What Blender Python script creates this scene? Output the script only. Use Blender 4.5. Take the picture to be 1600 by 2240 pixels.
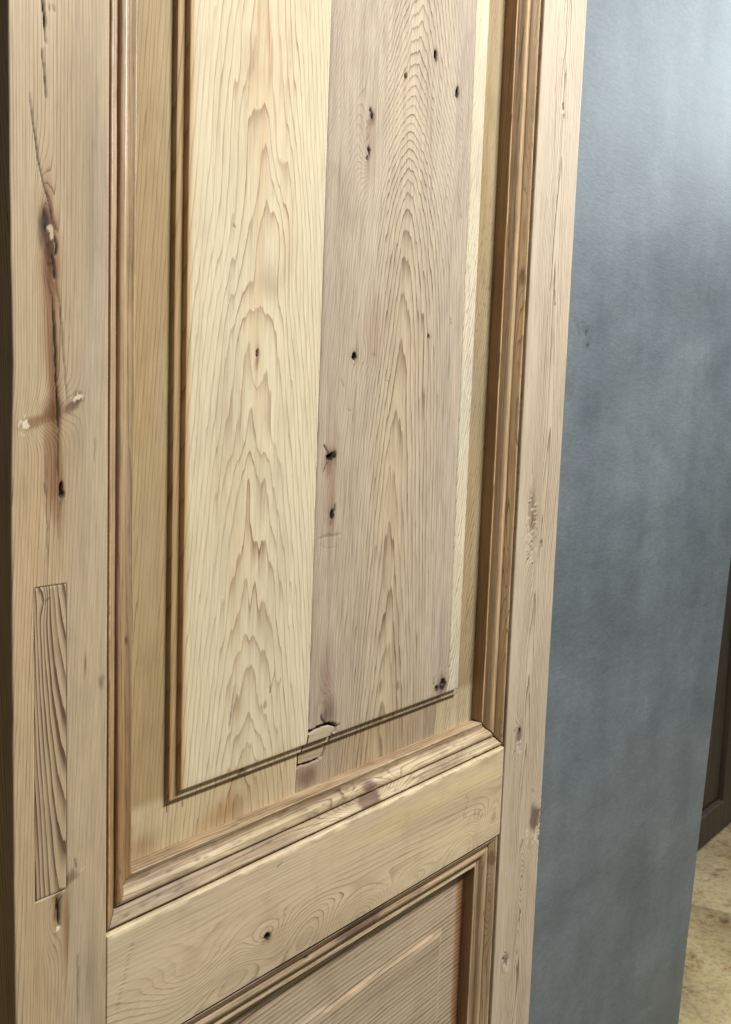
import bpy, math, random
import numpy as np
from mathutils import Matrix, Vector

for o in list(bpy.data.objects):
    bpy.data.objects.remove(o, do_unlink=True)
scene = bpy.context.scene
col = scene.collection

# ------------------------------------------------------------------ camera
CAM = np.array([0.0, -0.65, 1.40])
RIGHT = np.array([0.624144046, -0.780562239, 0.034158465])
UP = np.array([0.075635893, 0.103877665, 0.991709959])
FWD = np.array([0.777639648, 0.616386260, -0.123873148])
FPX = 2302.5                      # focal length in pixels of the 1600 x 2240 photograph
cam_data = bpy.data.cameras.new("camera")
cam = bpy.data.objects.new("camera", cam_data)
col.objects.link(cam)
cam.matrix_world = Matrix(((RIGHT[0], UP[0], -FWD[0], CAM[0]),
                           (RIGHT[1], UP[1], -FWD[1], CAM[1]),
                           (RIGHT[2], UP[2], -FWD[2], CAM[2]),
                           (0, 0, 0, 1)))
cam_data.sensor_fit = 'VERTICAL'
cam_data.sensor_height = 36.0
cam_data.lens = FPX * 36.0 / 2240.0
cam_data.clip_start = 0.02
cam_data.clip_end = 100.0
scene.camera = cam

# ------------------------------------------------------------------ world and lamps (indoors)
world = bpy.data.worlds.new("World")
scene.world = world
world.use_nodes = True
bg = world.node_tree.nodes["Background"]
bg.inputs[0].default_value = (0.80, 0.86, 0.92, 1)
bg.inputs[1].default_value = 0.12

def area(name, loc, target, sx, sy, power, color):
    l = bpy.data.lights.new(name, 'AREA')
    l.shape = 'RECTANGLE'
    l.size, l.size_y = sx, sy
    l.energy = power
    l.color = color
    o = bpy.data.objects.new(name, l)
    col.objects.link(o)
    o.location = loc
    d = Vector(target) - Vector(loc)
    o.rotation_euler = d.to_track_quat('-Z', 'Y').to_euler()
    return o

area("window_light", (4.3, -0.60, 2.7), (1.2, 0.0, 1.3), 1.0, 1.0, 38, (0.84, 0.93, 1.0))
area("ceiling_light", (1.45, -1.52, 3.05), (0.85, 0.0, 1.2), 1.0, 0.08, 92, (1.0, 0.98, 0.94))
area("aisle_light", (2.75, 0.475, 3.0), (2.75, 0.475, 0.0), 0.25, 0.25, 78, (1.0, 0.90, 0.64))

vs = scene.view_settings
vs.view_transform = 'Standard'
vs.look = 'None'
vs.exposure = 0.0
vs.gamma = 1.0
vs.use_curve_mapping = False
scene.render.engine = 'CYCLES'

# ------------------------------------------------------------------ helpers
def ray(px, py):
    return RIGHT * ((px - 800) / FPX) - UP * ((py - 1120) / FPX) + FWD

def at(px, py, h=0.0):
    """point (X, Z) on the plane h metres behind the face of the door"""
    d = ray(px, py)
    t = (h - CAM[1]) / d[1]
    return CAM[0] + d[0] * t, CAM[2] + d[2] * t

def _hash(ix, iy, seed):
    n = (ix.astype(np.int64) * 374761393 + iy.astype(np.int64) * 668265263 + seed * 974634777) & 0x7fffffff
    n = ((n ^ (n >> 13)) * 1274126177) & 0x7fffffff
    n = (n ^ (n >> 16)) & 0xffff
    return n / 65535.0

def vn(x, y, seed=0):
    """smooth value noise, -1 .. 1"""
    x, y = np.broadcast_arrays(np.asarray(x, float), np.asarray(y, float))
    ix, iy = np.floor(x), np.floor(y)
    fx, fy = x - ix, y - iy
    fx = fx * fx * (3 - 2 * fx)
    fy = fy * fy * (3 - 2 * fy)
    a = _hash(ix, iy, seed); b = _hash(ix + 1, iy, seed)
    c = _hash(ix, iy + 1, seed); d = _hash(ix + 1, iy + 1, seed)
    return ((a * (1 - fx) + b * fx) * (1 - fy) + (c * (1 - fx) + d * fx) * fy) * 2 - 1

def fbm(x, y, seed=0, octaves=3):
    s, amp, tot = 0, 1.0, 0
    for k in range(octaves):
        s = s + amp * vn(np.asarray(x) * 2 ** k, np.asarray(y) * 2 ** k, seed + 17 * k)
        tot += amp
        amp *= 0.5
    return s / tot

def sstep(a, b, x):
    t = np.clip((x - a) / (b - a), 0, 1)
    return t * t * (3 - 2 * t)

def smooth_curve(z, zz, xx):
    """piecewise curve through (zz, xx) with rounded corners"""
    g = np.linspace(zz[0] - .3, zz[-1] + .3, 900)
    v = np.interp(g, zz, xx)
    k = np.hanning(71); k /= k.sum()
    v = np.convolve(np.pad(v, 35, mode='edge'), k, mode='valid')
    return np.interp(z, g, v)

def polydist(X, Z, pts):
    """distance from (X, Z) to a polyline, and the fraction along it"""
    best = np.full(X.shape, 1e9)
    frac = np.zeros(X.shape)
    n = len(pts) - 1
    for k in range(n):
        (ax, az), (bx, bz) = pts[k], pts[k + 1]
        dx, dz = bx - ax, bz - az
        L = dx * dx + dz * dz + 1e-12
        t = np.clip(((X - ax) * dx + (Z - az) * dz) / L, 0, 1)
        d = np.hypot(X - ax - t * dx, Z - az - t * dz)
        m = d < best
        best = np.where(m, d, best)
        frac = np.where(m, (k + t) / n, frac)
    return best, frac

def inpoly(X, Z, poly):
    inside = np.zeros(X.shape, bool)
    n = len(poly)
    for i in range(n):
        x1, z1 = poly[i]; x2, z2 = poly[(i + 1) % n]
        c = ((z1 > Z) != (z2 > Z)) & (X < (x2 - x1) * (Z - z1) / (z2 - z1 + 1e-15) + x1)
        inside ^= c
    return inside

class Field:
    """surface data of one board on a grid: ring index, line weight, tint, dirt and relief"""
    def __init__(self, X, Z, h=0.0):
        self.X, self.Z, self.h = X, Z, h
        self.ring = np.zeros(X.shape)
        self.lw = np.ones(X.shape)
        self.wide = np.zeros(X.shape)
        self.tint = np.ones(X.shape + (3,))
        self.dark = np.zeros(X.shape)
        self.dy = np.zeros(X.shape)           # + is into the door
    def p(self, px, py):
        return at(px, py, self.h)
    def ell(self, px, py, rx, rz, ang=0.0, wob=0.0, seed=1):
        cx, cz = self.p(px, py)
        dx, dz = self.X - cx, self.Z - cz
        c, s = math.cos(ang), math.sin(ang)
        u, v = (dx * c + dz * s) / rx, (-dx * s + dz * c) / rz
        r = np.sqrt(u * u + v * v)
        if wob:
            r = r * np.clip(1 + wob * fbm(self.X * 1.2 / rx, self.Z * 1.2 / rz, seed), 0.5, 2.2) + np.maximum(r - 3.0, 0) * 3
        return r
    def bump(self, px, py, rx, rz, amp, ang=0.0):
        r = self.ell(px, py, rx, rz, ang)
        self.ring += amp * np.exp(-r * r)
    def stain(self, px, py, rx, rz, colr, ang=0.0, wob=0.5, hard=0.25, seed=1, amt=1.0):
        r = self.ell(px, py, rx, rz, ang, wob, seed)
        m = (amt * (1 - sstep(hard, 1.15, r)))[..., None]
        self.tint = self.tint * (1 - m) + self.tint * np.array(colr) * m
    def paint(self, px, py, rx, rz, colr, ang=0.0, wob=0.5, seed=1, proud=0.0):
        """filler: sets the tint outright and hides the grain"""
        r = self.ell(px, py, rx, rz, ang, wob, seed)
        m = 1 - sstep(0.75, 1.05, r)
        self.tint = self.tint * (1 - m[..., None]) + np.array(colr) * m[..., None]
        self.lw *= 1 - m
        self.dark *= 1 - m
        self.dy -= 0.3 * proud * m
    def hole(self, px, py, rx, rz, depth=0.004, ang=0.0, wob=0.35, seed=1, dark=1.0):
        r = self.ell(px, py, rx, rz, ang, wob, seed)
        self.dark = np.maximum(self.dark, dark * (1 - sstep(0.75, 1.15, r)))
        halo = (0.42 * dark * (1 - sstep(0.9, 2.6, r)))[..., None]
        self.tint = self.tint * (1 - halo * (1 - np.array([.62, .50, .42])))
        self.dy += depth * (1 - sstep(0.3, 0.95, r))
    def crack(self, pts, w=0.0009, depth=0.0015, dark=1.0, taper=True, jit=0.0006, seed=3):
        P = [self.p(*q) for q in pts]
        lo = np.min(P, axis=0) - 0.01; hi = np.max(P, axis=0) + 0.01
        msk = (self.X > lo[0]) & (self.X < hi[0]) & (self.Z > lo[1]) & (self.Z < hi[1])
        if not msk.any():
            return
        X, Z = self.X[msk], self.Z[msk]
        X = X + jit * vn(X * 60, Z * 160, seed)
        Z = Z + jit * vn(X * 160, Z * 60, seed + 5)
        n_seg = len(P) - 1
        d, f = polydist(X, Z, P)
        ww = w * (1.0 + 0.25 * vn(f * 3 * n_seg, f * 0, seed))
        if taper:
            ww = ww * np.clip(np.minimum(f, 1 - f) * 6 + 0.25, 0, 1)
        wmin = 0.00085
        m = (1 - sstep(0.4, 1.25, d / np.maximum(ww, wmin))) * np.clip(0.35 + 0.65 * ww / wmin, 0, 1)
        self.dark[msk] = np.maximum(self.dark[msk], dark * m)
        self.dy[msk] += 0.6 * depth * m

def soften(f, g0, lo=0.35):
    """late wood that is cut at a shallow angle shows as a broad, pale band instead of a thin dark line"""
    gx = np.gradient(f.ring, axis=0) / (np.gradient(f.X, axis=0) + 1e-9)
    gz = np.gradient(f.ring, axis=1) / (np.gradient(f.Z, axis=1) + 1e-9)
    g = np.hypot(gx, gz)
    f.wide = 1 - sstep(g0 * lo, g0, g)

def line(a, b, n):
    return np.linspace(a, b, n)

def axis(parts):
    """parts: list of (stop, step); first entry is the start value"""
    out = [parts[0]]
    for stop, step in parts[1:]:
        n = max(1, int(round(abs(stop - out[-1]) / step)))
        out += list(np.linspace(out[-1], stop, n + 1)[1:])
    return np.array(out)

def mesh_from(name, verts, tris_quads, attrs, mat, parent=None, smooth=True):
    me = bpy.data.meshes.new(name)
    polys = np.concatenate([np.asarray(q, np.int32).reshape(-1) for q in tris_quads])
    sizes = np.concatenate([np.full(len(q), np.asarray(q).shape[1], np.int32) for q in tris_quads])
    me.vertices.add(len(verts))
    me.vertices.foreach_set("co", np.asarray(verts, np.float32).reshape(-1))
    me.loops.add(len(polys))
    me.loops.foreach_set("vertex_index", polys)
    me.polygons.add(len(sizes))
    starts = np.concatenate([[0], np.cumsum(sizes)[:-1]]).astype(np.int32)
    me.polygons.foreach_set("loop_start", starts)
    me.polygons.foreach_set("loop_total", sizes)
    me.update(calc_edges=True)
    me.polygons.foreach_set("use_smooth", np.full(len(sizes), smooth, bool))
    if attrs:
        for k in ("ring", "lw", "dark", "wide"):
            if k in attrs:
                a = me.attributes.new(k, 'FLOAT', 'POINT')
                a.data.foreach_set("value", np.asarray(attrs[k], np.float32).reshape(-1))
        if "tint" in attrs:
            a = me.attributes.new("tint", 'FLOAT_COLOR', 'POINT')
            t = np.asarray(attrs["tint"], np.float32).reshape(-1, 3)
            a.data.foreach_set("color", np.concatenate([t, np.ones((len(t), 1), np.float32)], 1).reshape(-1))
    me.validate()
    me.materials.append(mat)
    ob = bpy.data.objects.new(name, me)
    col.objects.link(ob)
    if parent:
        ob.parent = parent
    return ob

def sheet(name, P, attrs, mat, parent, back=None, tri=None, keep=None):
    """P: (nu, nv, 3) grid whose faces look towards -Y when u runs right and v runs up.
    back: y of the rear; closes the sheet into a solid board"""
    nu, nv = P.shape[:2]
    idx = np.arange(nu * nv).reshape(nu, nv)
    a, b, c, d = idx[:-1, :-1], idx[1:, :-1], idx[1:, 1:], idx[:-1, 1:]
    faces = []
    if keep is not None:
        kq = keep[:-1, :-1] & keep[1:, :-1] & keep[1:, 1:] & keep[:-1, 1:]
    else:
        kq = np.ones(a.shape, bool)
    if tri is None:
        faces.append(np.stack([a, b, c, d], -1)[kq])
    else:
        t0 = kq & tri
        t1 = kq & ~tri
        for m, sel in ((t0, ((a, b, c), (a, c, d))), (t1, ((a, b, d), (b, c, d)))):
            for s in sel:
                faces.append(np.stack(s, -1)[m])
    V = P.reshape(-1, 3)
    at_ = {k: np.asarray(v).reshape((nu * nv, -1)).squeeze() for k, v in attrs.items()}
    if back is not None and keep is None:
        border = np.concatenate([idx[:, 0], idx[-1, 1:], idx[-2::-1, -1], idx[0, -2:0:-1]])
        nb = len(border)
        Vb = V[border].copy(); Vb[:, 1] = back
        base = len(V)
        # doubled rim so that the side walls keep a sharp edge
        V = np.concatenate([V, V[border], Vb])
        for k in at_:
            at_[k] = np.concatenate([at_[k], at_[k][border], at_[k][border]])
        i = np.arange(nb); j = (i + 1) % nb
        faces.append(np.stack([base + i, base + nb + i, base + nb + j, base + j], -1))
        # rear face
        co = [0, nu - 1, nu - 1 + nv - 1, 2 * (nu - 1) + nv - 1]
        faces.append(np.array([[base + nb + co[3], base + nb + co[2], base + nb + co[1], base + nb + co[0]]]))
    faces = [f for f in faces if len(f)]
    return mesh_from(name, V, faces, at_, mat, parent)

def fattrs(f):
    return dict(ring=f.ring, lw=f.lw, tint=f.tint, dark=f.dark, wide=f.wide)

# ------------------------------------------------------------------ node helpers
def N(nt, kind, **kw):
    n = nt.nodes.new(kind)
    for k, v in kw.items():
        setattr(n, k, v)
    return n

def new_mat(name):
    m = bpy.data.materials.new(name)
    m.use_nodes = True
    nt = m.node_tree
    bsdf = nt.nodes["Principled BSDF"]
    return m, nt, bsdf

def math_node(nt, op, a, b=None, clamp=False):
    n = N(nt, 'ShaderNodeMath', operation=op, use_clamp=clamp)
    for i, v in enumerate((a, b)):
        if v is None:
            continue
        if isinstance(v, (int, float)):
            n.inputs[i].default_value = v
        else:
            nt.links.new(v, n.inputs[i])
    return n.outputs[0]

def mix_rgb(nt, blend, fac, a, b):
    n = N(nt, 'ShaderNodeMix', data_type='RGBA', blend_type=blend)
    for sock, v in ((n.inputs[0], fac), (n.inputs[6], a), (n.inputs[7], b)):
        if isinstance(v, (int, float)):
            sock.default_value = v
        elif isinstance(v, tuple):
            sock.default_value = (*v, 1) if len(v) == 3 else v
        else:
            nt.links.new(v, sock)
    return n.outputs[2]

def noise(nt, vec, scale3, detail=3.0, rough=0.55, dist=0.0):
    mp = N(nt, 'ShaderNodeMapping')
    mp.inputs['Scale'].default_value = scale3
    nt.links.new(vec, mp.inputs['Vector'])
    n = N(nt, 'ShaderNodeTexNoise')
    n.inputs['Scale'].default_value = 1.0
    n.inputs['Detail'].default_value = detail
    n.inputs['Roughness'].default_value = rough
    n.inputs['Distortion'].default_value = dist
    nt.links.new(mp.outputs[0], n.inputs['Vector'])
    return n.outputs['Fac']

def ramp(nt, fac, stops):
    r = N(nt, 'ShaderNodeValToRGB')
    e = r.color_ramp.elements
    while len(e) > 1:
        e.remove(e[-1])
    for i, (p, c) in enumerate(stops):
        el = e[0] if i == 0 else e.new(p)
        el.position = p
        c = (c, c, c, 1) if isinstance(c, (int, float)) else (*c, 1)
        el.color = c
    nt.links.new(fac, r.inputs[0])
    return r.outputs[0]

def wood(name, early, late, grain='Z', jag=0.22, contrast=0.75, rough=0.52, fibre=0.16,
         blotch=0.14, relief=0.00025, spec=0.35, coat=0.0, sharp=0.62):
    m, nt, b = new_mat(name)
    tc = N(nt, 'ShaderNodeTexCoord').outputs['Object']
    def attr(n):
        a = N(nt, 'ShaderNodeAttribute', attribute_name=n)
        return a
    long = {'Z': (1, 1, .03), 'X': (.03, 1, 1)}[grain]
    def sc(k, l=1.0):
        return tuple(k * (c if c == 1 else c * l) for c in long)
    ring = attr("ring").outputs['Fac']
    lw = attr("lw").outputs['Fac']
    n1 = noise(nt, tc, sc(420, 1.6), 3.0)
    n2 = noise(nt, tc, sc(55, 2.0), 2.0)
    r = math_node(nt, 'ADD', ring, math_node(nt, 'MULTIPLY', math_node(nt, 'SUBTRACT', n1, 0.5), jag * 2))
    r = math_node(nt, 'ADD', r, math_node(nt, 'MULTIPLY', math_node(nt, 'SUBTRACT', n2, 0.5), 0.5))
    fr = math_node(nt, 'FRACT', r)
    prof = ramp(nt, fr, [(0.0, 0.0), (sharp * 0.8, 0.03), (sharp + .10, 0.12), (0.90, 0.75), (0.94, 1.0), (0.98, 0.9), (1.0, 0.0)])
    broad = ramp(nt, fr, [(0.0, 0.0), (0.30, 0.03), (0.55, 0.24), (0.78, 0.52), (0.90, 0.70), (0.955, 0.66), (1.0, 0.0)])
    prof = mix_rgb(nt, 'MIX', attr("wide").outputs['Fac'], prof, broad)
    wn = N(nt, 'ShaderNodeTexWhiteNoise', noise_dimensions='1D')
    nt.links.new(math_node(nt, 'FLOOR', r), wn.inputs['W'])
    strength = math_node(nt, 'MULTIPLY_ADD', wn.outputs['Value'], 0.55)
    strength.node.inputs[2].default_value = 0.60
    n3 = noise(nt, tc, sc(130, 3.0), 2.0)
    patch = ramp(nt, n3, [(0.3, 0.55), (0.65, 1.0)])
    lt = math_node(nt, 'MULTIPLY', prof, strength)
    lt = math_node(nt, 'MULTIPLY', lt, patch)
    lt = math_node(nt, 'MULTIPLY', lt, lw)
    lt = math_node(nt, 'MULTIPLY', lt, contrast, clamp=True)
    c = mix_rgb(nt, 'MIX', lt, early, late)
    # fibres
    nf = noise(nt, tc, sc(1500, 0.8), 2.0, 0.6)
    f = ramp(nt, nf, [(0.28, 1 - fibre), (0.5, 1.0), (0.75, 1 + fibre * 0.35)])
    c = mix_rgb(nt, 'MULTIPLY', 1.0, c, f)
    nf2 = noise(nt, tc, sc(460, 1.2), 2.0, 0.6)
    f2 = ramp(nt, nf2, [(0.30, 1 - fibre * 0.75), (0.5, 1.0), (0.70, 1 + fibre * 0.35)])
    c = mix_rgb(nt, 'MULTIPLY', 1.0, c, f2)
    ns = noise(nt, tc, sc(140, 1.2), 3.0, 0.6)
    st = ramp(nt, ns, [(0.28, (1 - fibre * .65, 1 - fibre * .80, 1 - fibre * .95)), (0.5, (1, 1, 1)), (0.72, (1.03, 1.03, 1.02))])
    c = mix_rgb(nt, 'MULTIPLY', 1.0, c, st)
    # hand grime, not following the grain
    ng = noise(nt, tc, (26, 26, 14), 4.0, 0.6)
    gr = ramp(nt, ng, [(0.30, (0.87, 0.85, 0.84)), (0.48, (1, 1, 1))])
    c = mix_rgb(nt, 'MULTIPLY', 0.8, c, gr)
    # slow colour drift along the board
    nb = noise(nt, tc, sc(16, 6.0), 3.0)
    bl = ramp(nt, nb, [(0.25, (1 - blotch, 1 - blotch * 1.15, 1 - blotch * 1.3)), (0.5, (1, 1, 1)),
                       (0.75, (1 + blotch * .35, 1 + blotch * .3, 1 + blotch * .2))])
    c = mix_rgb(nt, 'MULTIPLY', 1.0, c, bl)
    # pores and sanding specks
    npz = noise(nt, tc, sc(900, 4.0), 1.0, 0.5)
    po = ramp(nt, npz, [(0.22, 0.86), (0.30, 1.0)])
    c = mix_rgb(nt, 'MULTIPLY', 1.0, c, po)
    c = mix_rgb(nt, 'MULTIPLY', 1.0, c, attr("tint").outputs['Color'])
    dk = attr("dark").outputs['Fac']
    c = mix_rgb(nt, 'MIX', dk, c, (0.012, 0.008, 0.006))
    nt.links.new(c, b.inputs['Base Color'])
    rg = math_node(nt, 'MULTIPLY_ADD', nb, 0.18)
    rg.node.inputs[2].default_value = rough - 0.09
    rg2 = math_node(nt, 'ADD', rg, math_node(nt, 'MULTIPLY', dk, 0.4), clamp=True)
    nt.links.new(rg2, b.inputs['Roughness'])
    b.inputs['Specular IOR Level'].default_value = spec
    if coat:
        b.inputs['Coat Weight'].default_value = coat
        b.inputs['Coat Roughness'].default_value = 0.16
    # relief: late wood stands a little proud, fibres break the sheen
    hgt = math_node(nt, 'ADD', math_node(nt, 'MULTIPLY', lt, 0.0), math_node(nt, 'MULTIPLY', nf2, 0.45))
    nw = noise(nt, tc, sc(90, 10.0), 2.0)
    hgt = math_node(nt, 'ADD', hgt, math_node(nt, 'MULTIPLY', nw, 0.5))
    bp = N(nt, 'ShaderNodeBump')
    bp.inputs['Strength'].default_value = 1.0
    bp.inputs['Distance'].default_value = relief
    nt.links.new(hgt, bp.inputs['Height'])
    nt.links.new(bp.outputs[0], b.inputs['Normal'])
    return m

PINE_E = (0.600, 0.470, 0.285)
PINE_L = (0.270, 0.165, 0.085)
M = {}
M['stile'] = wood('pine_stile', (0.550, 0.425, 0.268), (0.215, 0.125, 0.068), 'Z', contrast=1.15, rough=0.50, blotch=0.18, fibre=0.17)
M['stile_r'] = wood('pine_right_stile', (0.590, 0.490, 0.360), (0.215, 0.140, 0.092), 'Z', contrast=1.15, rough=0.50, blotch=0.12, fibre=0.17)
M['rail'] = wood('pine_rail', (0.650, 0.522, 0.340), (0.235, 0.150, 0.085), 'X', jag=0.14, contrast=1.15, rough=0.52, blotch=0.16, fibre=0.13)
M['pale'] = wood('pine_pale_board', (0.705, 0.607, 0.412), (0.345, 0.215, 0.128), 'Z', jag=0.09, contrast=1.25, rough=0.50, blotch=0.07, fibre=0.14, sharp=0.66)
M['grey'] = wood('pine_grey_board', (0.515, 0.425, 0.315), (0.165, 0.104, 0.066), 'Z', jag=0.12, contrast=1.4, rough=0.50, blotch=0.15, fibre=0.25, sharp=0.58)
M['strip'] = wood('pine_pale_strip', (0.680, 0.600, 0.435), (0.220, 0.165, 0.105), 'Z', jag=0.15, contrast=1.1, rough=0.55)
M['mould_v'] = wood('pine_moulding_upright', (0.450, 0.320, 0.185), (0.170, 0.096, 0.046), 'Z', contrast=1.1, rough=0.34, blotch=0.28, fibre=0.22, spec=0.5, coat=0.45)
M['mould_h'] = wood('pine_moulding_level', (0.610, 0.490, 0.310), (0.200, 0.120, 0.068), 'X', jag=0.12, contrast=1.2, rough=0.46, blotch=0.26, fibre=0.32)
M['lower'] = wood('pine_lower_panel', (0.540, 0.430, 0.300), (0.115, 0.068, 0.038), 'X', jag=0.10, contrast=1.15, rough=0.50, blotch=0.12, fibre=0.14, relief=0.0004, sharp=0.55)
M['inlay'] = wood('pine_inlay', (0.510, 0.392, 0.245), (0.140, 0.082, 0.048), 'Z', jag=0.09, contrast=1.35, rough=0.52, blotch=0.12, fibre=0.12, sharp=0.35)
M['patch'] = wood('pine_patch', (0.505, 0.420, 0.290), (0.250, 0.170, 0.100), 'X', contrast=1.0, rough=0.55)

# ------------------------------------------------------------------ door sizes (metres)
X0, X1 = 0.4205, 1.2250          # outer edges of the door
XL, XR = 0.5032, 1.1211          # inner edges of the stiles
ZT, ZB = 0.9482, 0.8333          # lock rail
ZTOP, ZBOT = 2.14, 0.03
TOPRAIL, BOTRAIL = 2.02, 0.24
W, DEP = 0.0365, 0.0304          # moulding width, panel depth behind the stile face
SL, SR, SB = 0.5891, 1.0444, 1.0283     # outer edge of the step round the raised field
BACK = 0.052

door = bpy.data.objects.new("pine_door", None)
col.objects.link(door)
door.location = (0, 0, 0)
door["label"] = "stripped pine panelled door with moulded frames, knots and nail holes, in front"
door["category"] = "door"
door["kind"] = "thing"

# ------------------------------------------------------------------ setting
def tag(o, label=None, cat=None, kind=None, group=None):
    if label: o["label"] = label
    if cat: o["category"] = cat
    if kind: o["kind"] = kind
    if group: o["group"] = group

def make_floor():
    m, nt, b = new_mat('concrete')
    tc = N(nt, 'ShaderNodeTexCoord').outputs['Object']
    n1 = noise(nt, tc, (5, 5, 5), 5.0, 0.6, 0.3)
    n2 = noise(nt, tc, (11, 11, 11), 8.0, 0.72, 0.1)
    n3 = noise(nt, tc, (70, 70, 70), 5.0, 0.7)
    c = ramp(nt, n1, [(0.3, (0.175, 0.138, 0.075)), (0.55, (0.275, 0.222, 0.122)), (0.75, (0.365, 0.310, 0.190))])
    s = ramp(nt, n2, [(0.33, (0.26, 0.17, 0.10)), (0.41, (0.72, 0.62, 0.50)), (0.48, (1, 1, 1))])
    c = mix_rgb(nt, 'MULTIPLY', 0.9, c, s)
    g = ramp(nt, n3, [(0.32, 0.62), (0.5, 1.0), (0.65, 1.12)])
    c = mix_rgb(nt, 'MULTIPLY', 1.0, c, g)
    nt.links.new(c, b.inputs['Base Color'])
    b.inputs['Roughness'].default_value = 0.6
    bp = N(nt, 'ShaderNodeBump'); bp.inputs['Distance'].default_value = 0.0015
    nt.links.new(n2, bp.inputs['Height']); nt.links.new(bp.outputs[0], b.inputs['Normal'])
    # one sheet with a sawn joint running away from the viewer
    xs = np.array([-6, -2, 0, 1, 2.0, 2.5, 2.758, 2.762, 2.770, 2.774, 3.2, 3.8, 4.6, 6, 9.0])
    ys = axis([-6.0, (-1, 1.0), (2.0, 0.1), (8.0, 1.0)])
    Xg, Yg = np.meshgrid(xs, ys, indexing='ij')
    Zg = 0.004 * fbm(Xg * 1.5, Yg * 1.5, 9) - 0.004
    Xg = Xg + np.where((Xg > 2.7) & (Xg < 2.8), 0.012 * vn(Yg * 4, Yg * 0, 5) - 0.35 * (Yg - 0.25) * 0.6, 0)
    Zg = Zg - 0.012 * ((xs > 2.76) & (xs < 2.772))[:, None]
    P = np.stack([Xg, Yg, Zg], -1)
    o = sheet('floor', P, {}, m, None)
    tag(o, 'bare concrete floor with brown stains', 'floor', 'structure')
make_floor()

def make_blue_slab():
    m, nt, b = new_mat('blue_grey_paint')
    tc = N(nt, 'ShaderNodeTexCoord').outputs['Object']
    n1 = noise(nt, tc, (2.3, 2.3, 4.2), 6.0, 0.66, 0.35)
    n2 = noise(nt, tc, (8, 8, 15), 4.0, 0.6)
    n3 = noise(nt, tc, (95, 95, 330), 3.0, 0.65)
    n4 = noise(nt, tc, (14, 14, 420), 2.0, 0.6)
    c = ramp(nt, n1, [(0.3, (0.112, 0.134, 0.147)), (0.5, (0.140, 0.167, 0.186)), (0.7, (0.178, 0.209, 0.230))])
    c2 = ramp(nt, n2, [(0.3, 0.90), (0.7, 1.08)])
    c = mix_rgb(nt, 'MULTIPLY', 1.0, c, c2)
    n5 = noise(nt, tc, (8, 8, 1.8), 4.0, 0.6)
    c5 = ramp(nt, n5, [(0.3, (0.84, 0.86, 0.87)), (0.7, (1.12, 1.11, 1.09))])
    c = mix_rgb(nt, 'MULTIPLY', 1.0, c, c5)
    nsc = noise(nt, tc, (40, 40, 60), 5.0, 0.7, 0.4)
    scf = ramp(nt, nsc, [(0.62, 1.0), (0.70, 1.22)])
    c = mix_rgb(nt, 'MULTIPLY', 0.7, c, scf)
    sp = ramp(nt, n3, [(0.34, 0.90), (0.5, 1.0), (0.64, 1.13)])
    c = mix_rgb(nt, 'MULTIPLY', 1.0, c, sp)
    at_ = N(nt, 'ShaderNodeAttribute', attribute_name="dark").outputs['Fac']
    c = mix_rgb(nt, 'MIX', at_, c, (0.03, 0.035, 0.04))
    nt.links.new(c, b.inputs['Base Color'])
    rr = math_node(nt, 'MULTIPLY_ADD', n1, 0.22); rr.node.inputs[2].default_value = 0.40
    nt.links.new(rr, b.inputs['Roughness'])
    b.inputs['Specular IOR Level'].default_value = 0.45
    h = math_node(nt, 'ADD', math_node(nt, 'MULTIPLY', n3, 0.26), math_node(nt, 'MULTIPLY', n4, 0.10))
    h = math_node(nt, 'ADD', h, math_node(nt, 'MULTIPLY', n2, 0.35))
    bp = N(nt, 'ShaderNodeBump'); bp.inputs['Distance'].default_value = 0.0008
    nt.links.new(h, bp.inputs['Height']); nt.links.new(bp.outputs[0], b.inputs['Normal'])
    # a tall slab that leans a little to one side; right edge passes through two seen points
    xr0, zr0, xr1, zr1 = 2.083, 0.06, 2.180, 1.0685
    ang = math.atan2(xr1 - xr0, zr1 - zr0)
    ex = np.array([math.cos(ang), -math.sin(ang)]); ez = np.array([math.sin(ang), math.cos(ang)])
    wd = 1.0
    org = np.array([xr0, zr0]) - ez * (zr0 / math.cos(ang)) + ez * 0.004
    us = axis([-wd, (-wd + .004, .001), (-.003, .005), (0, .0006)])
    vs_ = axis([0.0, (0.004, 0.001), (2.34, 0.006), (2.344, 0.001)])
    U, V = np.meshgrid(us, vs_, indexing='ij')
    X = org[0] + U * ex[0] + V * ez[0]
    Z = org[1] + U * ex[1] + V * ez[1]
    e = np.minimum(np.minimum(U + wd, -U), np.minimum(V, 2.344 - V))
    h = 0.10 + 0.003 * (1 - np.sqrt(1 - (1 - np.clip(e / 0.003, 0, 1)) ** 2 * 0.999))
    h = h + 0.0011 * fbm(X * 6, Z * 3, 4)
    f = Field(X, Z, 0.10)
    f.hole(1283, 728, .0035, .005, .004)
    f.hole(1286, 752, .003, .004, .004)
    for k in range(7):
        f.crack([(1255, 700 + 5 * k), (1283, 700 + 5 * k)], .0012, .0008, .25)
    for k in range(26):
        rx = random.Random(k)
        f.hole(rx.uniform(1260, 1590), rx.uniform(40, 2200), .0022, .0025, .001, dark=rx.uniform(.1, .35))
    X, Y, Z = X, h + f.dy, Z
    o = sheet('blue_slab', np.stack([X, Y, Z], -1), {'dark': f.dark}, m, None, back=0.145)
    tag(o, 'tall blue grey painted slab standing behind the right edge of the pine door', 'slab', 'thing')
make_blue_slab()

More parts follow.
